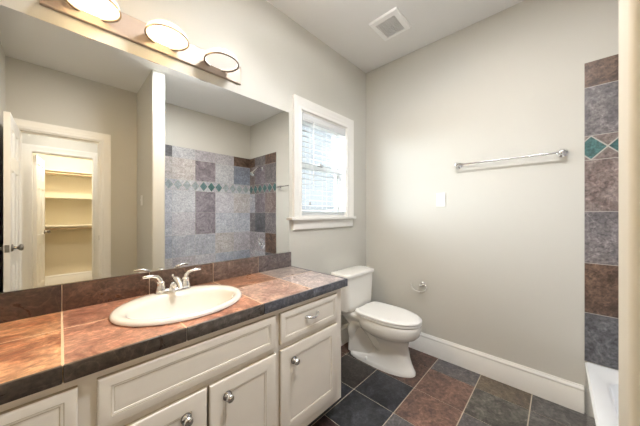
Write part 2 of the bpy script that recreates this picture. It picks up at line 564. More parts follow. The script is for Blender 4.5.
# blind of open horizontal slats
bl = thing('window_blind', (-0.035, (WY0 + WY1) / 2, WZ0), 'white horizontal slatted blind hanging open in the window above the toilet', 'window blind')
BY0, BY1 = WY0 + 0.020, WY1 - 0.020
b = MB(); b.rect_loft(mpx(-0.004), BY0 - 0.004, BY1 + 0.004, 2.004, 2.072, [(0, -0.004), (0, 0.0), (0.006, 0.006), (0.014, 0.006), (0.018, 0.009), (0.026, 0.009)])
b.box(-0.060, -0.008, BY0, BY1, 2.030, 2.068); b.build('valance', M['blind'], bl)
b = MB()
zz = 1.985
while zz > 1.262:
    tl = math.radians(-7)
    prof = [(-0.025, 0.0), (-0.012, 0.0022), (0, 0.003), (0.012, 0.0022), (0.025, 0.0)]
    prof = prof + [(a, h - 0.0026) for a, h in reversed(prof)]
    b.rings([[(-0.036 + a * math.cos(tl) - h * math.sin(tl), y, zz + a * math.sin(tl) + h * math.cos(tl)) for a, h in prof] for y in (BY0, BY1)])
    zz -= 0.0445
b.build('slats', M['blind'], bl, smooth=50)
b = MB(); b.box(-0.061, -0.011, BY0, BY1, 1.2345, 1.250, 0.003); b.build('bottom_rail', M['blind'], bl)
b = MB()
for y in (BY0 + 0.09, (BY0 + BY1) / 2 + 0.02, BY1 - 0.09):
    for x in (-0.0635, -0.0085):
        b.cyl((x, y, 1.24), (x, y, 2.03), 0.0009, 6)
b.build('ladder_cords', M['cord'], bl)
b = MB()
b.tube([(0.008, -0.842, 2.03), (0.007, -0.842, 1.7), (0.008, -0.842, 1.345)], 0.0011, 6); b.build('lift_cord', M['cord'], bl)
b = MB(); b.lathe((0.008, -0.842, 1.318), (0, 0, 1), [(0.004, 0), (0.0075, 0.004), (0.0065, 0.018), (0.003, 0.028)], 16); b.build('cord_tassel', M['pewter'], bl)
b = MB(); b.tube([(0.009, -0.80, 2.02), (0.009, -0.80, 1.75), (0.009, -0.80, 1.45)], 0.004, 10); b.build('tilt_wand', M['plastic'], bl)

# sky light enters through the opening
pl = lamp('daylight_portal', 'AREA', (-0.16, (WY0 + WY1) / 2, (WZ0 + WZ1) / 2), 1, (1, 1, 1), WY1 - WY0, (0, -PI / 2, 0), None)
pl.data.shape = 'RECTANGLE'; pl.data.size = WZ1 - WZ0; pl.data.size_y = WY1 - WY0
pl.data.cycles.is_portal = True

# ------------------------------------------------------------------ doors
def door_panels(mp, w0, wd, h, t):
    """six-panel slab, u along width, v up; both faces panelled"""
    b = MB()
    st = 0.095; mid = 0.085
    cols = [(st, (wd - mid) / 2), ((wd + mid) / 2, wd - st)]
    rows = [(0.22, 0.80), (0.93, 1.60), (1.72, h - 0.11)]
    us = [0, cols[0][0], cols[0][1], cols[1][0], cols[1][1], wd]
    vs = [0, rows[0][0], rows[0][1], rows[1][0], rows[1][1], rows[2][0], rows[2][1], h]
    for i in range(5):
        for j in range(7):
            pan = i in (1, 3) and j in (1, 3, 5)
            a, c, d, e = us[i], us[i + 1], vs[j], vs[j + 1]
            if not pan:
                b.rings([[mp(a, d, q), mp(c, d, q), mp(c, e, q), mp(a, e, q)] for q in (0, t)])
            else:
                b.rect_loft(mp, a, c, d, e, [(0.05, t / 2 - 0.012), (0.05, 0.004), (0.03, 0.009), (0.012, 0.010), (0, 0.0), (0, t), (0.012, t - 0.010), (0.03, t - 0.009), (0.05, t - 0.004), (0.05, t / 2 + 0.012)])
    return b


def rot_frame(px, py, ang):
    ca, sa = math.cos(ang), math.sin(ang)
    return lambda u, v, w_: (px + u * ca - w_ * sa, py + u * sa + w_ * ca, v + 0.012)


def knob_set(parent, mp, u, z, t):
    for sgn, w0 in ((-1, 0.0), (1, t)):
        b = MB()
        c = Vector(mp(u, z, w0)); ax = Vector(mp(u, z, w0 + sgn)) - c
        b.lathe(c, ax, [(0.030, -0.002), (0.031, 0.003), (0.027, 0.009), (0.012, 0.013), (0.010, 0.030), (0.017, 0.036), (0.026, 0.044), (0.028, 0.054), (0.023, 0.063), (0.010, 0.067)], 24)
        b.build('door_knob', M['pewter'], parent)


d1 = struct(thing('door_1', (XD, DY0, 0), None, None))
b = MB()
casing(b, mpx(XD, -1), DY0, DY1, 0, DZ); b.build('casing', M['trim'], d1)
b = MB()
casing(b, mpx(XD + 0.12), DY0, DY1, 0.002, DZ); b.build('casing', M['trim'], d1)
b = MB()
b.box(XD, XD + 0.12, DY0, DY0 + 0.012, 0, DZ); b.box(XD, XD + 0.12, DY1 - 0.012, DY1, 0, DZ); b.box(XD, XD + 0.12, DY0 + 0.012, DY1 - 0.012, DZ - 0.012, DZ)
b.box(XD + 0.05, XD + 0.065, DY0 + 0.012, DY0 + 0.022, 0, DZ - 0.012); b.box(XD + 0.05, XD + 0.065, DY1 - 0.022, DY1 - 0.012, 0, DZ - 0.012); b.box(XD + 0.05, XD + 0.065, DY0 + 0.022, DY1 - 0.022, DZ - 0.022, DZ - 0.012)
b.build('jamb', M['trim'], d1, smooth=0)
b = MB(); b.box(XD + 0.02, XD + 0.045, DY1 - 0.0145, DY1 - 0.011, 0.94, 1.0); b.build('strike_plate', M['pewter'], d1)
# leaf swung a quarter turn into the bathroom
mpd = rot_frame(XD - 0.026, DY0 - 0.026, PI)
lf = door_panels(lambda u, v, w_: mpd(u, v, -w_), 0, 0.600, 2.055, 0.035).build('door_leaf', M['trim'], d1, weld=True, smooth=25)
knob_set(lf, lambda u, v, w_: mpd(u, v, -w_), 0.540, 0.955, 0.035)
b = MB()
p = mpd(0.600, 0.955, -0.0175); b.box(p[0] - 0.001, p[0] + 0.002, p[1] - 0.0125, p[1] + 0.0125, p[2] - 0.03, p[2] + 0.03); b.build('latch_plate', M['pewter'], lf)

d2 = struct(thing('door_2', (XH, -2.545, 0), None, None))
b = MB(); casing(b, mpx(XH, -1), -2.533, -1.937, 0.002, 2.08); b.build('casing', M['trim'], d2)
b = MB()
b.box(XH - 0.0, XH + 0.12, -2.545, -2.533, 0, 2.085); b.box(XH, XH + 0.12, -1.937, -1.925, 0, 2.085); b.box(XH, XH + 0.12, -2.533, -1.937, 2.073, 2.085)
b.build('jamb', M['trim'], d2, smooth=0)
mpe = rot_frame(XH + 0.125, -2.50, math.radians(6))
lf = door_panels(lambda u, v, w_: mpe(u, v, -w_ + 0.0), 0, 0.585, 2.05, 0.035).build('door_leaf', M['trim'], d2, weld=True, smooth=25)
knob_set(lf, lambda u, v, w_: mpe(u, v, -w_), 0.53, 0.955, 0.035)

# closet shelves and rods
for nm, z, lab in (('upper', 1.985, 'upper cream closet shelf seen through the doorway in the mirror'), ('mid', 1.530, 'thin middle closet shelf without a rod seen in the mirror'), ('low', 1.045, 'lower cream closet shelf seen through the doorway in the mirror')):
    th_ = 0.018
    dp = 0.30 if nm != 'mid' else 0.28
    b = MB(); b.box(XC - dp, XC, -3.3, -1.0, z - th_, z)
    if nm != 'mid': b.box(XC - 0.018, XC, -3.3, -1.0, z - 0.09, z - th_)
    tag(b.build('closet_shelf', M['closet'], smooth=0), lab, 'shelf')
for z, lab in ((1.925, 'wooden clothes rod under the upper closet shelf'), (0.990, 'wooden clothes rod under the lower closet shelf')):
    b = MB(); b.cyl((XC - 0.27, -3.3, z), (XC - 0.27, -1.0, z), 0.015, 16)
    tag(b.build('clothes_rod', M['wood']), lab, 'clothes rod')

# ------------------------------------------------------------------ tub surround tiles
TCOL = [((0.30, 0.275, 0.29), (0.40, 0.375, 0.39)), ((0.31, 0.315, 0.35), (0.41, 0.415, 0.45)), ((0.35, 0.315, 0.30), (0.44, 0.41, 0.40)),
        ((0.38, 0.38, 0.405), (0.47, 0.47, 0.495)), ((0.27, 0.285, 0.33), (0.36, 0.375, 0.42)), ((0.35, 0.33, 0.355), (0.43, 0.415, 0.44))]  # same slate made paler and bluer, window light put into the tint
TRUST = ((0.062, 0.038, 0.028), (0.16, 0.10, 0.07)); TGREY = ((0.13, 0.12, 0.125), (0.20, 0.18, 0.18)); TBLUE = ((0.15, 0.17, 0.215), (0.22, 0.24, 0.29))
TDARK = ((0.075, 0.075, 0.082), (0.125, 0.125, 0.135)); TBROWN = ((0.155, 0.115, 0.105), (0.23, 0.19, 0.175)); TPURP = ((0.15, 0.125, 0.145), (0.26, 0.23, 0.25))
TEAL = [((0.035, 0.10, 0.10), (0.07, 0.16, 0.155)), ((0.06, 0.13, 0.14), (0.11, 0.19, 0.20)), ((0.22, 0.26, 0.27), (0.30, 0.34, 0.35))]
zr = [0.331, 0.634, 0.943, 1.262, 1.580, 1.730, 2.031, 2.188]


def tiled(name, mp, us, fixed, dia0, pitch, dcol=None, stone='wall_slate'):
    b = MB()
    u0, u1 = min(us), max(us)
    b.mi = 1
    b.prism([(u0, zr[0]), (u1, zr[0]), (u1, zr[-1]), (u0, zr[-1])], mp, 0.0, 0.0068)
    b.mi = 0
    gg = 0.0018
    for j in range(len(zr) - 1):
        if j == 4: continue
        for i in range(len(us) - 1):
            base = fixed.get((i, j)) or random.choice(TCOL)
            k = 1 + random.uniform(-0.1, 0.1)
            b.tint = (tuple(q * k for q in base[0]), tuple(q * k for q in base[1]))
            a, c = sorted((us[i], us[i + 1]))
            b.prism([(a + gg, zr[j] + gg), (c - gg, zr[j] + gg), (c - gg, zr[j + 1] - gg), (a + gg, zr[j + 1] - gg)], mp, 0.0, 0.008)
    # listello of diamonds
    z0, z1 = zr[4] + gg, zr[5] - gg
    zc, hh = (z0 + z1) / 2, (z1 - z0) / 2
    lw = 0.0045

    def clip(poly):
        for lim, sg in ((u0 + gg, 1), (u1 - gg, -1)):
            out = []
            for q in range(len(poly)):
                A, B = poly[q], poly[(q + 1) % len(poly)]
                ia, ib = (A[0] - lim) * sg >= 0, (B[0] - lim) * sg >= 0
                if ia: out.append(A)
                if ia != ib:
                    tt = (lim - A[0]) / (B[0] - A[0]); out.append((lim, A[1] + tt * (B[1] - A[1])))
            poly = out
            if len(poly) < 3: return None
        return poly
    ks = math.floor((u0 - dia0) / pitch) - 1
    for k in range(ks, ks + int((u1 - u0) / pitch) + 4):
        uc = dia0 + k * pitch
        hw = pitch / 2
        dm = clip([(uc - hw + lw, zc), (uc, zc - hh + lw), (uc + hw - lw, zc), (uc, zc + hh - lw)])
        if dm:
            b.tint = TEAL[dcol(k) if dcol else 0]; b.prism(dm, mp, 0.0, 0.008)
        for sgz in (1, -1):
            tri = clip([(uc + lw, zc + sgz * hh), (uc + 2 * hw - lw, zc + sgz * hh), (uc + hw, zc + sgz * lw * 1.3)])
            if tri:
                b.tint = random.choice((TCOL[3], TCOL[1], TCOL[5]) if dcol else (TPURP, TBROWN, TGREY)); b.prism(tri, mp, 0.0, 0.008)
    b.tint = None
    return struct(b.build(name, [M[stone], M['wall_grout']], smooth=0))


XS = 1.611
far_fixed = {(0, 6): TRUST, (0, 5): TGREY, (0, 3): TBROWN, (0, 2): TGREY, (0, 1): TRUST, (0, 0): TDARK, (1, 6): TGREY, (2, 6): TRUST, (1, 5): TPURP, (2, 5): TBROWN, (1, 3): TPURP, (1, 2): TDARK, (2, 2): TGREY}
tiled('wall_tile_far', mpy(0), [XS, 1.90, 2.20, XT], far_fixed, 1.640, 0.137, None, 'far_slate')
tub_fixed = {(0, 6): TRUST, (0, 5): TBLUE, (1, 5): TCOL[3], (2, 5): TPURP, (3, 5): TCOL[2], (2, 3): TPURP, (2, 2): TPURP, (3, 3): TCOL[3], (1, 3): TCOL[5], (4, 6): TDARK, (3, 6): TCOL[3], (2, 6): TCOL[5], (1, 6): TCOL[5]}
tiled('wall_tile_tub', mpx(XT, -1), [-0.008, -0.305, -0.608, -0.905, -1.206, -1.482], tub_fixed, -0.09, 0.116, lambda k: [2, 2, 1, 0, 1, 2, 2, 2][k % 8])
tiled('wall_tile_partition', mpy(-1.490, 1), [XS, 1.90, 2.20, XT - 0.008], {}, 1.640, 0.137)

# ------------------------------------------------------------------ bathtub
tub = thing('bathtub', (1.98, -0.745, 0), 'white bathtub in the tiled alcove behind the partition', 'bathtub')


def rrect(x0, x1, y0, y1, r, z, n=7):
    pts = []
    for cx, cy, a0 in ((x1 - r, y1 - r, 0), (x0 + r, y1 - r, PI / 2), (x0 + r, y0 + r, PI), (x1 - r, y0 + r, 1.5 * PI)):
        for k in range(n):
            a = a0 + PI / 2 * k / (n - 1)
            pts.append((cx + r * math.cos(a), cy + r * math.sin(a), z))
    return pts


tx0, tx1, ty0, ty1, tz = 1.613, 2.358, -1.481, -0.009, 0.331
b = MB()
b.rings([rrect(tx0 + 0.003, tx1, ty0, ty1, 0.006, 0.0), rrect(tx0 + 0.003, tx1, ty0, ty1, 0.006, tz - 0.05), rrect(tx0, tx1, ty0, ty1, 0.008, tz - 0.030), rrect(tx0, tx1, ty0, ty1, 0.008, tz - 0.010), rrect(tx0 + 0.008, tx1 - 0.004, ty0 + 0.004, ty1 - 0.004, 0.01, tz - 0.001),
         rrect(tx0 + 0.065, tx1 - 0.045, ty0 + 0.07, ty1 - 0.09, 0.14, tz - 0.001), rrect(tx0 + 0.080, tx1 - 0.060, ty0 + 0.09, ty1 - 0.105, 0.14, tz - 0.014),
         rrect(tx0 + 0.115, tx1 - 0.10, ty0 + 0.20, ty1 - 0.14, 0.14, 0.14), rrect(tx0 + 0.15, tx1 - 0.14, ty0 + 0.27, ty1 - 0.18, 0.12, 0.085), rrect(tx0 + 0.22, tx1 - 0.21, ty0 + 0.34, ty1 - 0.26, 0.10, 0.075)])
b.build('tub_shell', M['acrylic'], tub, smooth=40)
b = MB(); b.lathe((1.985, -0.30, 0.0755), (0, 0, 1), [(0.03, 0), (0.03, 0.003), (0.02, 0.005)], 24); b.build('drain', M['chrome'], tub)

sh = thing('shower_head', (1.985, -0.008, 1.94), 'chrome shower head and arm high on the slate tile', 'shower head')
b = MB(); b.lathe((1.985, -0.008, 1.975), (0, -1, 0), [(0.03, 0), (0.029, 0.005), (0.014, 0.012)], 24); b.build('flange', M['chrome'], sh)
b = MB(); b.tube([(1.985, -0.012, 1.975), (1.985, -0.06, 1.985), (1.985, -0.10, 1.975), (1.985, -0.14, 1.94), (1.985, -0.16, 1.915)], 0.011, 12); b.build('arm', M['chrome'], sh)
b = MB(); b.lathe((1.985, -0.155, 1.922), (0, -0.55, -0.83), [(0.013, -0.005), (0.016, 0.012), (0.022, 0.025), (0.040, 0.055), (0.043, 0.068), (0.040, 0.074)], 24); b.build('spray_head', M['chrome'], sh)

tv = thing('tub_valve', (1.985, -0.008, 0.70), 'chrome single lever valve on the slate tile above the tub', 'faucet valve')
b = MB(); b.lathe((1.985, -0.008, 0.76), (0, -1, 0), [(0.082, 0), (0.082, 0.004), (0.070, 0.012), (0.035, 0.016)], 32); b.build('escutcheon', M['chrome'], tv)
b = MB(); b.lathe((1.985, -0.022, 0.76), (0, -1, 0), [(0.030, 0), (0.028, 0.03), (0.022, 0.045), (0.01, 0.05)], 24)
b.tube([(1.985, -0.055, 0.765), (1.988, -0.064, 0.80), (1.992, -0.066, 0.835), (1.995, -0.062, 0.862)], [0.010, 0.009, 0.008, 0.007], 10); b.build('lever', M['chrome'], tv)
ts = thing('tub_spout', (1.985, -0.008, 0.50), 'short chrome tub spout low on the slate tile', 'tub spout')
b = MB(); b.tube([(1.985, -0.0085, 0.50), (1.985, -0.06, 0.502), (1.985, -0.11, 0.498), (1.985, -0.135, 0.475)], [0.026, 0.025, 0.023, 0.020], 16); b.build('spout_body', M['chrome'], ts)
b = MB(); b.lathe((1.985, -0.008, 0.50), (0, -1, 0), [(0.034, 0.0), (0.033, 0.006), (0.027, 0.010)], 24); b.build('flange', M['chrome'], ts)

# ------------------------------------------------------------------ vanity cabinet
VY0, VY1 = YB + 0.002, -1.068
van = thing('vanity_cabinet', (0.27, (VY0 + VY1) / 2, 0), 'long cream vanity cabinet with glazed panel fronts under the slate counter', 'cabinet')
CT = 0.798   # cabinet top
b = MB()
b.box(0.003, 0.505, VY1 - 0.018, VY1, 0.11, CT); b.box(0.003, 0.505, VY0, VY0 + 0.018, 0.11, CT)
b.box(0.003, 0.505, VY0 + 0.018, VY1 - 0.018, 0.11, 0.128); b.box(0.003, 0.012, VY0 + 0.018, VY1 - 0.018, 0.128, CT)
b.build('carcass', M['cream'], van, smooth=0)
b = MB()   # face frame
ye = [VY0, -2.60, -2.235, -2.203, -1.568, -1.540, -1.126, VY1]
b.box(0.505, 0.520, VY0, VY1, 0.765, CT); b.box(0.505, 0.520, VY0, VY1, 0.11, 0.17)
for a, c in ((VY0, -2.60), (-2.245, -2.195), (-1.576, -1.534), (-1.130, VY1)):
    b.box(0.505, 0.520, a, c, 0.17, 0.765)
for a, c in ((-2.60, -2.245), (-2.195, -1.576), (-1.534, -1.130)):
    b.box(0.505, 0.520, a, c, 0.580, 0.630)
b.build('face_frame', M['cream'], van, smooth=0)
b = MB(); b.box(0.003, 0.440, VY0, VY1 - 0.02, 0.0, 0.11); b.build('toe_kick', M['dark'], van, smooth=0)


def front(name, y0, y1, z0, z1, fr):
    b = MB()
    b.rect_loft(mpx(0.5205), y0, y1, z0, z1,
                [(0, 0), (0, 0.013), (0.003, 0.0165), (0.006, 0.0175), (fr, 0.0175), (fr + 0.0015, 0.0165), (fr + 0.007, 0.0155), (fr + 0.0085, 0.0130), (fr + 0.0100, 0.0130), (fr + 0.018, 0.0142), (fr + 0.022, 0.0142)],
                mats=[1, 0, 0, 0, 1, 0, 0, 1, 0, 0])
    return b.build(name, [M['cream'], M['glaze']], van, smooth=20)


def cab_knob(parent, y, z):
    k = MB().lathe((0.538, y, z), (1, 0, 0), [(0.0165, 0), (0.0165, 0.003), (0.012, 0.006), (0.006, 0.008), (0.0055, 0.014), (0.010, 0.017), (0.0155, 0.022), (0.0165, 0.026), (0.014, 0.030), (0.005, 0.032)], 24).build('knob', M['chrome'], parent)
    MB().lathe((0.5382, y, z), (1, 0, 0), [(0.0185, 0), (0.0185, 0.0022), (0.0165, 0.0035)], 24).build('knob_backplate', M['pewter'], k)


def bow_pull(parent, y, z):
    k = MB()
    pts = [(0.538 + 0.022 * math.sin(PI * i / 12) ** 0.7 + 0.0, y - 0.042 + 0.084 * i / 12, z - 0.004 * math.sin(PI * i / 12)) for i in range(13)]
    k.tube(pts, [0.0055 + 0.0025 * math.sin(PI * i / 12) for i in range(13)], 12)
    for sg in (-1, 1):
        k.lathe((0.538, y + sg * 0.042, z), (1, 0, 0), [(0.0095, 0), (0.009, 0.004), (0.005, 0.007)], 16)
    k.build('drawer_pull', M['chrome'], parent)


dr = front('drawer', -1.544, -1.122, 0.618, 0.770, 0.026); bow_pull(dr, -1.337, 0.706)
dd = front('door', -1.544, -1.122, 0.160, 0.592, 0.055); cab_knob(dd, -1.463, 0.517)
front('false_drawer_front', -2.199, -1.571, 0.618, 0.770, 0.030)
dd = front('door', -1.880, -1.571, 0.160, 0.592, 0.055); cab_knob(dd, -1.810, 0.522)
dd = front('door', -2.199, -1.889, 0.160, 0.592, 0.055); cab_knob(dd, -1.963, 0.522)
dr = front('drawer', -2.612, -2.239, 0.618, 0.770, 0.026); bow_pull(dr, -2.43, 0.706)
dd = front('door', -2.612, -2.239, 0.160, 0.592, 0.055); cab_knob(dd, -2.30, 0.517)

# ------------------------------------------------------------------ tiled countertop
ctop = thing('countertop', (0.27, -1.83, 0.80), 'rust and grey slate tiled countertop with a dark edge', 'countertop')
SKC = (0.278, -1.888)      # sink centre
cy = [-1.0375, -1.335, -1.643, -1.963, -2.268, YB + 0.001]
ORANGE = ((0.57, 0.31, 0.165), (0.28, 0.10, 0.045)); RED = ((0.49, 0.255, 0.17), (0.23, 0.09, 0.06)); ROSE = ((0.52, 0.36, 0.29), (0.27, 0.16, 0.13))
LILAC = ((0.47, 0.40, 0.385), (0.30, 0.265, 0.275)); BRN = ((0.33, 0.165, 0.10), (0.18, 0.09, 0.06)); GRB = ((0.36, 0.30, 0.275), (0.21, 0.185, 0.18))
front_c = [LILAC, ROSE, RED, RED, ORANGE]; back_c = [GRB, BRN, BRN, RED, ORANGE]  # right-hand stone tints lightened, with the sheen put into the colour
b = MB()
b.mi = 1; b.box(0.002, 0.538, cy[-1], cy[0] - 0.010, 0.799, 0.8446); b.mi = 0
g = 0.0030
for j in range(5):
    for i, (x0, x1) in enumerate(((0.002, 0.238), (0.238, 0.536))):
        b.tint = (back_c if i == 0 else front_c)[j]
        b.box(x0 + g * (i > 0), x1 - (g if i == 0 else 0.0), cy[j + 1] + g, cy[j] - (g if j else 0.012), 0.83, 0.845)
b.tint = None
top = b.build('counter_tiles', [M['counter_slate'], M['counter_grout']], ctop, smooth=0)
cut = MB()
n = 64
cut.rings([[(SKC[0] + 0.190 * math.cos(2 * PI * k / n), SKC[1] + 0.232 * math.sin(2 * PI * k / n), z) for k in range(n)] for z in (0.7, 0.95)])
cu = cut.build('cutter', M['dark'], None, smooth=0)
bpy.context.view_layer.update()
md = top.modifiers.new('hole', 'BOOLEAN'); md.object = cu; md.operation = 'DIFFERENCE'; md.solver = 'EXACT'; md.use_self = True
dg = bpy.context.evaluated_depsgraph_get()
me = bpy.data.meshes.new_from_object(top.evaluated_get(dg))
top.modifiers.clear(); top.data = me
bpy.data.objects.remove(cu)
# dark edge cap, front and right end
EDGE = [((0.070, 0.074, 0.092), (0.115, 0.118, 0.135)), ((0.060, 0.062, 0.075), (0.10, 0.10, 0.112)), ((0.07, 0.058, 0.05), (0.10, 0.085, 0.075)), ((0.05, 0.036, 0.028), (0.075, 0.055, 0.042)), ((0.042, 0.031, 0.025), (0.065, 0.048, 0.038))]  # brown to bluish run paints warm lamp light and window sheen into the tints
b = MB()
for j in range(5):
    b.tint = EDGE[j]
    b.box(0.536, 0.548, cy[j + 1] + 0.0012, cy[j] - (0.0012 if j else -0.002), 0.799, 0.8465, 0.003)
b.tint = EDGE[0]
b.box(0.239, 0.5365, cy[0] - 0.012, cy[0] + 0.002, 0.799, 0.8465, 0.003); b.box(0.002, 0.2365, cy[0] - 0.012, cy[0] + 0.002, 0.799, 0.8465, 0.003)
b.tint = None
b.build('edge_trim', M['edge_slate'], ctop, smooth=30)
b = MB()
BS = [((0.10, 0.085, 0.085), (0.16, 0.13, 0.125)), ((0.115, 0.08, 0.065), (0.17, 0.125, 0.105)), ((0.15, 0.10, 0.075), (0.10, 0.062, 0.045)), ((0.12, 0.065, 0.042), (0.075, 0.04, 0.027)), ((0.070, 0.042, 0.030), (0.045, 0.027, 0.020))]
b.mi = 1; b.box(0.001, 0.010, cy[-1], -1.047, 0.843, 0.953); b.mi = 0
for j in range(5):
    b.tint = BS[j]
    b.box(0.001, 0.0125, cy[j + 1] + 0.0012, (cy[j] - 0.0012) if j else -1.045, 0.8455, 0.955, 0.0015)
b.tint = None
b.build('backsplash', [M['edge_slate'], M['counter_grout']], ctop, smooth=30)

# ------------------------------------------------------------------ sink and faucet
sk = thing('sink', (SKC[0], SKC[1], 0.845), 'oval biscuit drop-in sink in the slate counter', 'sink')
b = MB()
n = 72


def ell(cx, a, c, z, p=2.0):
    out = []
    for k in range(n):
        t = 2 * PI * k / n
        ct, st = math.cos(t), math.sin(t)
        out.append((cx + a * math.copysign(abs(ct) ** (2 / p), ct), SKC[1] + c * math.copysign(abs(st) ** (2 / p), st), z))
    return out


sxc = SKC[0]
b.rings([ell(sxc, 0.170, 0.212, 0.8462), ell(sxc, 0.208, 0.250, 0.8462), ell(sxc, 0.214, 0.257, 0.849), ell(sxc, 0.2145, 0.2575, 0.855), ell(sxc, 0.210, 0.253, 0.8625), ell(sxc, 0.202, 0.245, 0.8655), ell(sxc + 0.006, 0.188, 0.232, 0.8650),
         ell(sxc + 0.024, 0.162, 0.216, 0.8620), ell(sxc + 0.027, 0.156, 0.210, 0.856), ell(sxc + 0.028, 0.151, 0.205, 0.840), ell(sxc + 0.027, 0.138, 0.189, 0.790), ell(sxc + 0.025, 0.108, 0.148, 0.745), ell(sxc + 0.02, 0.055, 0.075, 0.724), ell(sxc + 0.018, 0.022, 0.022, 0.718)], cap0=False)
b.build('basin', M['biscuit'], sk, smooth=60)
b = MB(); b.lathe((sxc + 0.018, SKC[1], 0.7185), (0, 0, 1), [(0.024, -0.002), (0.024, 0.002), (0.018, 0.0035), (0.016, 0.001)], 24); b.build('drain', M['chrome'], sk)

fx_, fy = 0.100, SKC[1] + 0.008
fa = thing('faucet', (fx_, fy, 0.8655), 'chrome two-handle faucet on the back rim of the oval sink', 'faucet')
b = MB()


def slot(a, c, z):
    out = []
    for k in range(40):
        t = 2 * PI * k / 40
        out.append((fx_ + a * math.cos(t), fy + math.copysign(c - a, math.sin(t)) * (1 if abs(math.sin(t)) > 1e-6 else 0) + a * math.sin(t), z))
    return out


b.rings([slot(0.027, 0.082, 0.8640), slot(0.027, 0.082, 0.872), slot(0.023, 0.078, 0.879), slot(0.012, 0.060, 0.882)])
b.build('base_plate', M['chrome'], fa, smooth=50)
b = MB()
b.tube([(fx_ - 0.004, fy, 0.876), (fx_ + 0.004, fy, 0.905), (fx_ + 0.028, fy, 0.925), (fx_ + 0.062, fy, 0.928), (fx_ + 0.095, fy, 0.915), (fx_ + 0.106, fy, 0.898)], [0.024, 0.020, 0.0165, 0.014, 0.0125, 0.0115], 20)
b.build('spout', M['chrome'], fa, smooth=60)
b = MB(); b.cyl((fx_ - 0.012, fy, 0.90), (fx_ - 0.012, fy, 0.934), 0.003, 12); b.sphere((fx_ - 0.012, fy, 0.937), 0.0065, 12); b.build('lift_rod', M['chrome'], fa)
for sg in (-1, 1):
    hy = fy + sg * 0.056
    b = MB()
    b.lathe((fx_, hy, 0.874), (0, 0, 1), [(0.023, 0), (0.0225, 0.010), (0.019, 0.024), (0.0175, 0.034), (0.0185, 0.040), (0.016, 0.046), (0.006, 0.050)], 24)
    hb = b.build('handle', M['chrome'], fa, smooth=50)
    b = MB()
    b.tube([(fx_, hy, 0.910), (fx_ - 0.001, hy + sg * 0.003, 0.930), (fx_ - 0.001, hy + sg * 0.014, 0.945), (fx_, hy + sg * 0.034, 0.951), (fx_ + 0.002, hy + sg * 0.058, 0.952), (fx_ + 0.003, hy + sg * 0.074, 0.951)], [0.013, 0.011, 0.0085, 0.007, 0.0075, 0.0055], 14)
    b.build('lever', M['chrome'], hb, smooth=60)

# ------------------------------------------------------------------ mirror
mir = thing('wall_mirror', (0.003, -1.84, 0.956), 'large frameless wall mirror above the vanity counter', 'mirror')
b = MB(); b.box(0.0035, 0.0055, YB + 0.003, -1.061, 0.957, 2.022); b.build('glass', M['mirror'], mir, smooth=0)
b = MB(); b.box(0.0005, 0.0033, YB + 0.003, -1.0605, 0.9565, 2.0225); b.build('backing', M['mirror_edge'], mir, smooth=0)

# ------------------------------------------------------------------ vanity light bar
vl = thing('vanity_light', (0.02, -1.897, 2.14), 'three-lamp nickel vanity light bar above the mirror', 'wall lamp')
b = MB()
b.rect_loft(mpx(0.0005), -2.330, -1.464, 2.083, 2.198, [(0, 0), (0, 0.012), (0.003, 0.015), (0.010, 0.015)])
b.build('bar', M['nickel'], vl, smooth=30)
LX, LZ, LR = 0.096, 2.119, 0.090
for i, y in enumerate((-1.630, -1.905, -2.180)):
    lit = i > 0
    b = MB()
    pr = [(LR, 0.0), (LR, 0.012), (LR - 0.004, 0.024), (LR - 0.020, 0.040), (LR - 0.050, 0.052), (0.022, 0.057)]
    inn = [(r - 0.004, h - 0.004) for r, h in reversed(pr)]
    inn[-1] = (LR - 0.004, 0.0)
    b.lathe((LX, y, LZ), (0, 0, 1), pr + inn, 40, caps=False)
    shd = b.build('lamp_shade', M['frosted'], vl, smooth=50)
    b = MB()
    ring = [[(LX + (LR + 0.001 + 0.0042 * math.cos(q * PI / 4)) * math.cos(2 * PI * k / 48), y + (LR + 0.001 + 0.0042 * math.cos(q * PI / 4)) * math.sin(2 * PI * k / 48), LZ - 0.002 + 0.0042 * math.sin(q * PI / 4)) for q in range(8)] for k in range(48)]
    b.rings(ring, close=True); b.build('rim_ring', M['ring'], shd, smooth=60)
    b = MB(); b.lathe((LX, y, LZ + 0.006), (0, 0, -1), [(LR - 0.005, 0), (LR - 0.012, 0.003), (LR - 0.05, 0.007), (0.01, 0.009)], 40)
    lens = b.build('diffuser', M['lens_lit'] if lit else M['lens_dim'], shd, smooth=60)
    if not lit: lens['label'] = 'dim white glass diffuser'
    b = MB(); b.tube([(0.014, y, 2.165), (0.04, y, 2.178), (0.075, y, 2.193), (LX, y, 2.190), (LX, y, 2.174)], [0.012, 0.010, 0.010, 0.014, 0.022], 14); b.build('arm', M['nickel'], vl, smooth=50)
    if not lit:
        lamp('vanity_bulb_light', 'POINT', (LX, y, LZ + 0.040), VANITY_UP * 0.2, (1.0, 0.90, 0.78), 0.008, parent=vl)
    if lit:
        l_ = lamp('vanity_lamp_light', 'AREA', (0.075, y, LZ - 0.028), VANITY, (1.0, 0.70, 0.36), 0.05, (0, -1.2, 0), parent=vl)
        lamp('vanity_bulb_light', 'POINT', (LX, y, LZ + 0.040), VANITY_UP, (1.0, 0.66, 0.32), 0.008, parent=vl)

# ------------------------------------------------------------------ toilet
TY = -0.388
toi = thing('toilet', (0.40, TY, 0), 'white two-piece toilet with closed lid under the window', 'toilet')


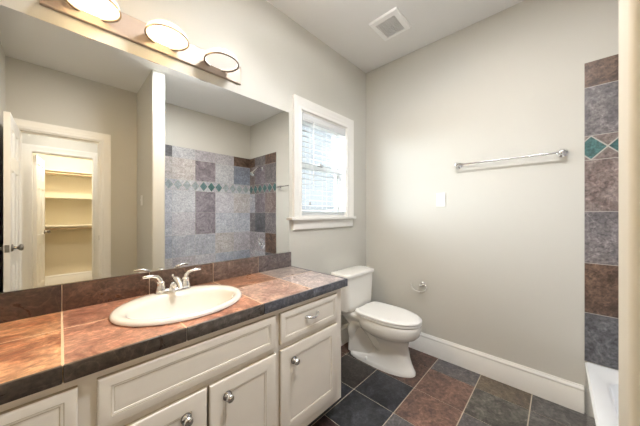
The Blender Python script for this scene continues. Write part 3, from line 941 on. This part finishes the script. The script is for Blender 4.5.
def egg(xb, xf, hw, z, xm=None, pb=3.0, pf=2.0, n=56):
    """egg outline: squarer behind, elliptical in front"""
    if xm is None: xm = xb + (xf - xb) * 0.45
    out = []
    for k in range(n):
        t = 2 * PI * k / n
        ct, st = math.cos(t), math.sin(t)
        if ct >= 0:
            p = pf; a = xf - xm
        else:
            p = pb; a = xm - xb
        out.append((xm + a * math.copysign(abs(ct) ** (2 / p), ct), TY + hw * math.copysign(abs(st) ** (2 / p), st), z))
    return out


b = MB()   # bowl with flared pedestal foot, rear deck and trapway in one casting
b.rings([egg(0.13, 0.700, 0.122, 0.0, 0.42, 4), egg(0.13, 0.700, 0.122, 0.018, 0.42, 4), egg(0.16, 0.690, 0.116, 0.032, 0.42, 4), egg(0.30, 0.672, 0.102, 0.07, 0.46, 3), egg(0.36, 0.652, 0.098, 0.13, 0.48, 3), egg(0.37, 0.640, 0.100, 0.19, 0.48, 3),
         egg(0.34, 0.645, 0.108, 0.235, 0.48, 3), egg(0.28, 0.668, 0.130, 0.262, 0.48, 3), egg(0.25, 0.705, 0.160, 0.282, 0.48, 3), egg(0.235, 0.727, 0.166, 0.305, 0.48, 3), egg(0.225, 0.737, 0.171, 0.335, 0.48, 3), egg(0.22, 0.740, 0.172, 0.375, 0.48, 3), egg(0.225, 0.735, 0.168, 0.386, 0.48, 3), egg(0.27, 0.70, 0.14, 0.388, 0.48, 3)])
# rear deck under the tank and column below it
b.rings([rrect(0.10, 0.36, TY - 0.085, TY + 0.085, 0.04, 0.02), rrect(0.11, 0.40, TY - 0.088, TY + 0.088, 0.04, 0.10), rrect(0.11, 0.36, TY - 0.086, TY + 0.086, 0.04, 0.26), rrect(0.06, 0.34, TY - 0.12, TY + 0.12, 0.04, 0.33), rrect(0.04, 0.34, TY - 0.145, TY + 0.145, 0.04, 0.352), rrect(0.04, 0.34, TY - 0.145, TY + 0.145, 0.04, 0.380), rrect(0.05, 0.33, TY - 0.138, TY + 0.138, 0.04, 0.386)])
for sg in (-1, 1):
    path = [(0.50, 0.085), (0.455, 0.140), (0.40, 0.205), (0.345, 0.262), (0.285, 0.300), (0.225, 0.300), (0.185, 0.26), (0.16, 0.20), (0.165, 0.13), (0.19, 0.06)]
    sm = []
    for i in range(len(path) - 1):
        for k in range(4):
            t = k / 4
            p0 = path[max(i - 1, 0)]; p1 = path[i]; p2 = path[i + 1]; p3 = path[min(i + 2, len(path) - 1)]
            sm.append(tuple(0.5 * (2 * p1[q] + (p2[q] - p0[q]) * t + (2 * p0[q] - 5 * p1[q] + 4 * p2[q] - p3[q]) * t * t + (3 * p1[q] - p0[q] - 3 * p2[q] + p3[q]) * t ** 3) for q in (0, 1)))
    n_ = len(sm)
    b.tube([(x, TY + sg * (0.066 - 0.045 * max(0, 1 - k / 7) - 0.05 * max(0, (k - n_ + 9) / 9)), z) for k, (x, z) in enumerate(sm)], 0.049, 18)
b.build('bowl', M['china'], toi, smooth=50)
for sg in (-1, 1):
    b = MB(); b.lathe((0.33, TY + sg * 0.106, 0.028), (0, 0, 1), [(0.015, 0), (0.015, 0.010), (0.010, 0.020), (0.003, 0.023)], 20); b.build('bolt_cap', M['plastic'], toi, smooth=50)
b = MB(); b.rings([egg(0.250, 0.736, 0.169, 0.3915, 0.47, 5), egg(0.240, 0.744, 0.175, 0.395, 0.47, 5), egg(0.240, 0.744, 0.175, 0.404, 0.47, 5), egg(0.247, 0.738, 0.170, 0.407, 0.47, 5)])
b.build('seat', M['plastic'], toi, smooth=50)
b = MB(); b.rings([egg(0.240, 0.739, 0.170, 0.4125, 0.47, 6), egg(0.230, 0.746, 0.176, 0.4155, 0.47, 6), egg(0.230, 0.746, 0.176, 0.4225, 0.47, 6), egg(0.237, 0.739, 0.170, 0.4290, 0.47, 6), egg(0.26, 0.71, 0.145, 0.4320, 0.47, 6), egg(0.33, 0.62, 0.08, 0.4335, 0.47, 6)])
ld_ = b.build('lid', M['plastic'], toi, smooth=50)
for sg in (-1, 1):
    b = MB(); b.box(0.205, 0.245, TY + sg * 0.075 - 0.022, TY + sg * 0.075 + 0.022, 0.3865, 0.415, 0.006); b.build('hinge', M['plastic'], toi)
b = MB()
b.rings([rrect(0.035, 0.190, TY - 0.160, TY + 0.165, 0.035, 0.384), rrect(0.022, 0.203, TY - 0.188, TY + 0.188, 0.04, 0.400), rrect(0.018, 0.208, TY - 0.194, TY + 0.194, 0.042, 0.44), rrect(0.014, 0.214, TY - 0.210, TY + 0.210, 0.042, 0.691)])
tk = b.build('tank', M['china'], toi, smooth=50)
b = MB()
b.rings([rrect(0.010, 0.222, TY - 0.218, TY + 0.218, 0.042, 0.6915), rrect(0.008, 0.226, TY - 0.223, TY + 0.223, 0.045, 0.698), rrect(0.008, 0.226, TY - 0.223, TY + 0.223, 0.045, 0.714), rrect(0.012, 0.222, TY - 0.219, TY + 0.219, 0.045, 0.722), rrect(0.035, 0.198, TY - 0.19, TY + 0.19, 0.04, 0.727)])
b.build('tank_lid', M['china'], tk, smooth=50)
b = MB(); b.lathe((0.165, TY - 0.204, 0.640), (0, -1, 0), [(0.015, 0), (0.015, 0.008), (0.008, 0.012)], 20); b.tube([(0.165, TY - 0.215, 0.640), (0.13, TY - 0.222, 0.637), (0.10, TY - 0.222, 0.632)], [0.006, 0.005, 0.006], 10); b.build('flush_lever', M['chrome'], tk)

b = MB(); b.tube([(0.060, -0.665, 0.235), (0.062, -0.662, 0.27), (0.085, -0.63, 0.32), (0.10, -0.545, 0.35), (0.10, -0.52, 0.390)], 0.006, 10); b.build('supply_hose', M['hose'], toi)
sv = thing('supply_valve', (0.03, -0.665, 0.18), 'chrome water stop valve on the wall behind the toilet', 'water valve')
b = MB(); b.lathe((0.001, -0.665, 0.215), (1, 0, 0), [(0.026, 0), (0.025, 0.004), (0.010, 0.008), (0.008, 0.05), (0.012, 0.055), (0.012, 0.08), (0.005, 0.085)], 20); b.build('stop_valve', M['chrome'], sv)

# ------------------------------------------------------------------ things on the far wall
def rosette(b, x, z, r=0.027):
    b.lathe((x, -0.0005, z), (0, -1, 0), [(r, 0), (r, 0.004), (r * 0.85, 0.009), (r * 0.5, 0.014), (r * 0.42, 0.022), (r * 0.45, 0.040), (r * 0.55, 0.048)], 28)


tb = thing('towel_bar', (1.205, -0.03, 1.642), 'chrome towel bar mounted on the bare greige wall', 'towel bar')
b = MB(); b.cyl((0.908, -0.062, 1.642), (1.512, -0.062, 1.642), 0.0062, 16); b.build('bar', M['steel'], tb)
for x in (0.902, 1.512):
    b = MB(); rosette(b, x, 1.645, 0.030)
    b.lathe((x, -0.046, 1.643), (0, -1, 0), [(0.014, 0), (0.017, 0.006), (0.018, 0.016), (0.014, 0.026), (0.005, 0.031)], 24)
    b.build('post', M['chrome'], tb, smooth=50)

tp = thing('toilet_paper_holder', (0.615, -0.03, 0.60), 'empty chrome open-ring paper holder low on the wall beside the toilet', 'toilet paper holder')
b = MB(); rosette(b, 0.605, 0.612, 0.026); b.sphere((0.605, -0.055, 0.610), 0.014, 16); b.build('post', M['chrome'], tp, smooth=50)
b = MB()
cx, cz, R_ = 0.595, 0.605, 0.070
pts = []
for k in range(25):
    a = math.radians(-192 + 205 * k / 24)
    pts.append((cx + R_ * math.cos(a), -0.058, cz + R_ * 0.75 * math.sin(a)))
pts += [(cx + R_ * 0.95, -0.058, 0.622), (cx + R_ * 0.55, -0.057, 0.624), (0.607, -0.056, 0.612)]
b.tube(pts, 0.0052, 10); b.build('ring_arm', M['chrome'], tp, smooth=60)


def switch(mp, u, v, name, label):
    t = thing(name, mp(u, v - 0.057, 0), label, 'light switch')
    b = MB(); b.rect_loft(mp, u - 0.037, u + 0.037, v - 0.059, v + 0.059, [(0, 0.0003), (0, 0.003), (0.003, 0.006), (0.01, 0.0065)]); b.build('cover_plate', M['plastic'], t)
    b = MB(); b.rect_loft(mp, u - 0.006, u + 0.006, v - 0.013, v + 0.013, [(0, 0.005), (0, 0.0075), (0.0005, 0.0076)])
    b.rings([[mp(u + a, v + c, w_) for a, c in ((-0.004, -0.006 + s_), (0.004, -0.006 + s_), (0.004, 0.004 + s_), (-0.004, 0.004 + s_))] for w_, s_ in ((0.0070, 0.0), (0.018, 0.007))]); b.build('toggle', M['plastic'], t, smooth=0)
    for s_ in (-0.042, 0.042):
        b = MB()
        c = Vector(mp(u, v + s_, 0.006)); b.lathe(c, Vector(mp(u, v + s_, 1.006)) - c, [(0.0035, 0), (0.0035, 0.0012), (0.002, 0.0016)], 12)
        b.build('screw', M['pewter'], t)
    return t


switch(mpy(-0.0005), 0.763, 1.368, 'light_switch', 'small white light switch on the far wall below the towel bar')
switch(mpy(-1.6085), 2.06, 1.405, 'light_switch', 'white light switch on the partition seen only in the mirror')

# ------------------------------------------------------------------ ceiling vent, added fill lamps
vt = thing('ceiling_vent', (0.525, -0.452, H), 'square white exhaust fan grille on the ceiling', 'vent')
b = MB()
mz = mpz(H - 0.0005, -1)
vx0, vx1, vy0, vy1 = 0.408, 0.642, -0.582, -0.322
b.rings([[mz(vx0 + i, vy0 + i, w_), mz(vx1 - i, vy0 + i, w_), mz(vx1 - i, vy1 - i, w_), mz(vx0 + i, vy1 - i, w_)] for i, w_ in ((0, 0), (0, 0.012), (0.006, 0.018), (0.038, 0.021), (0.040, 0.014), (0.040, 0.004))], cap1=False)
b.build('grille_frame', M['vent'], vt, smooth=30)
b = MB()
gx0, gx1, gy0, gy1 = vx0 + 0.039, vx1 - 0.039, vy0 + 0.039, vy1 - 0.039
ny = 12
for k in range(ny):
    y = gy0 + (gy1 - gy0) * (k + 0.5) / ny
    b.box(gx0, gx1, y - 0.0044, y + 0.0044, H - 0.0185, H - 0.013)
for k in range(1, 10):
    x = gx0 + (gx1 - gx0) * k / 10
    b.box(x - 0.002, x + 0.002, gy0, gy1, H - 0.0185, H - 0.010)
b.lathe((0.525, -0.452, H - 0.0085), (0, 0, -1), [(0.013, 0), (0.013, 0.012), (0.009, 0.015), (0.003, 0.016)], 20)
b.build('grille', M['plastic'], vt, smooth=0)
b = MB(); b.box(gx0 - 0.004, gx1 + 0.004, gy0 - 0.004, gy1 + 0.004, H - 0.005, H - 0.0008); b.build('duct_shade_plate', M['dark'], vt, smooth=0)  # near-black plate, the shade inside the duct put into its colour


def fill_lamp(x, y, label, power, color, r=0.17):
    """added fill lamp, a frosted glass bowl under a canopy; its bulbs shine up on the ceiling and the bowl glows"""
    t = thing('fill_lamp', (x, y, H), label, 'added lamp')
    b = MB(); b.lathe((x, y, H - 0.001), (0, 0, -1), [(0.065, 0), (0.065, 0.012), (0.05, 0.022), (0.012, 0.026), (0.010, 0.10), (0.010, 0.15)], 32); b.build('canopy', M['nickel'], t, smooth=40)
    b = MB(); b.lathe((x, y, H - 0.095), (0, 0, -1), [(r, 0), (r - 0.004, 0.015), (r - 0.03, 0.040), (r - 0.08, 0.060), (0.012, 0.070), (0.012, 0.064), (r - 0.08, 0.054), (r - 0.034, 0.034), (r - 0.012, 0.012), (r - 0.006, 0)], 40, caps=False); b.build('glass_bowl', M['dome'], t, smooth=60)
    lamp('fill_lamp_light', 'AREA', (x, y, H - 0.115), power * (0.85 if x < 2 else 0.35), color, 2 * r - 0.06, (PI, 0, 0), parent=t)
    lamp('fill_lamp_downlight', 'AREA', (x, y, H - 0.17), power * (0.15 if x < 2 else 0.95), color, 2 * r - 0.06, parent=t)
    return t


fill_lamp(0.93, -1.29, 'added fill lamp, frosted bowl under the bathroom ceiling, out of view', ROOM, (0.98, 0.99, 1.0), 0.14)  # unseen lamp added to brighten the bathroom
t = thing('fill_downlight', (1.30, -1.42, H), 'added fill downlight, small and round in the bathroom ceiling, out of view', 'added lamp')  # downlight added for more fill, kept out of view and mirror
b = MB(); b.lathe((1.30, -1.42, H - 0.0003), (0, 0, -1), [(0.085, 0), (0.085, 0.002), (0.080, 0.0035), (0.072, 0.0035)], 40); b.build('trim_ring', M['plastic'], t, smooth=40)
b = MB(); b.lathe((1.30, -1.42, H - 0.0030), (0, 0, -1), [(0.073, 0), (0.07, 0.0012), (0.01, 0.0016)], 40); b.build('diffuser', M['dome'], t, smooth=60)
lamp('fill_downlight_glow', 'AREA', (1.30, -1.42, H - 0.006), DOWN, (0.98, 0.99, 1.0), 0.14, parent=t)
fill_lamp(3.02, -2.25, 'added fill lamp, frosted bowl hung in the hall outside the bathroom door', HALL, (1.0, 0.93, 0.84), 0.15)  # added lamp that brightens the hall
fill_lamp(3.98, -2.20, 'added fill lamp, frosted bowl hung inside the closet', CLOSET, (1.0, 0.89, 0.72), 0.13)  # added warm lamp that brightens the closet
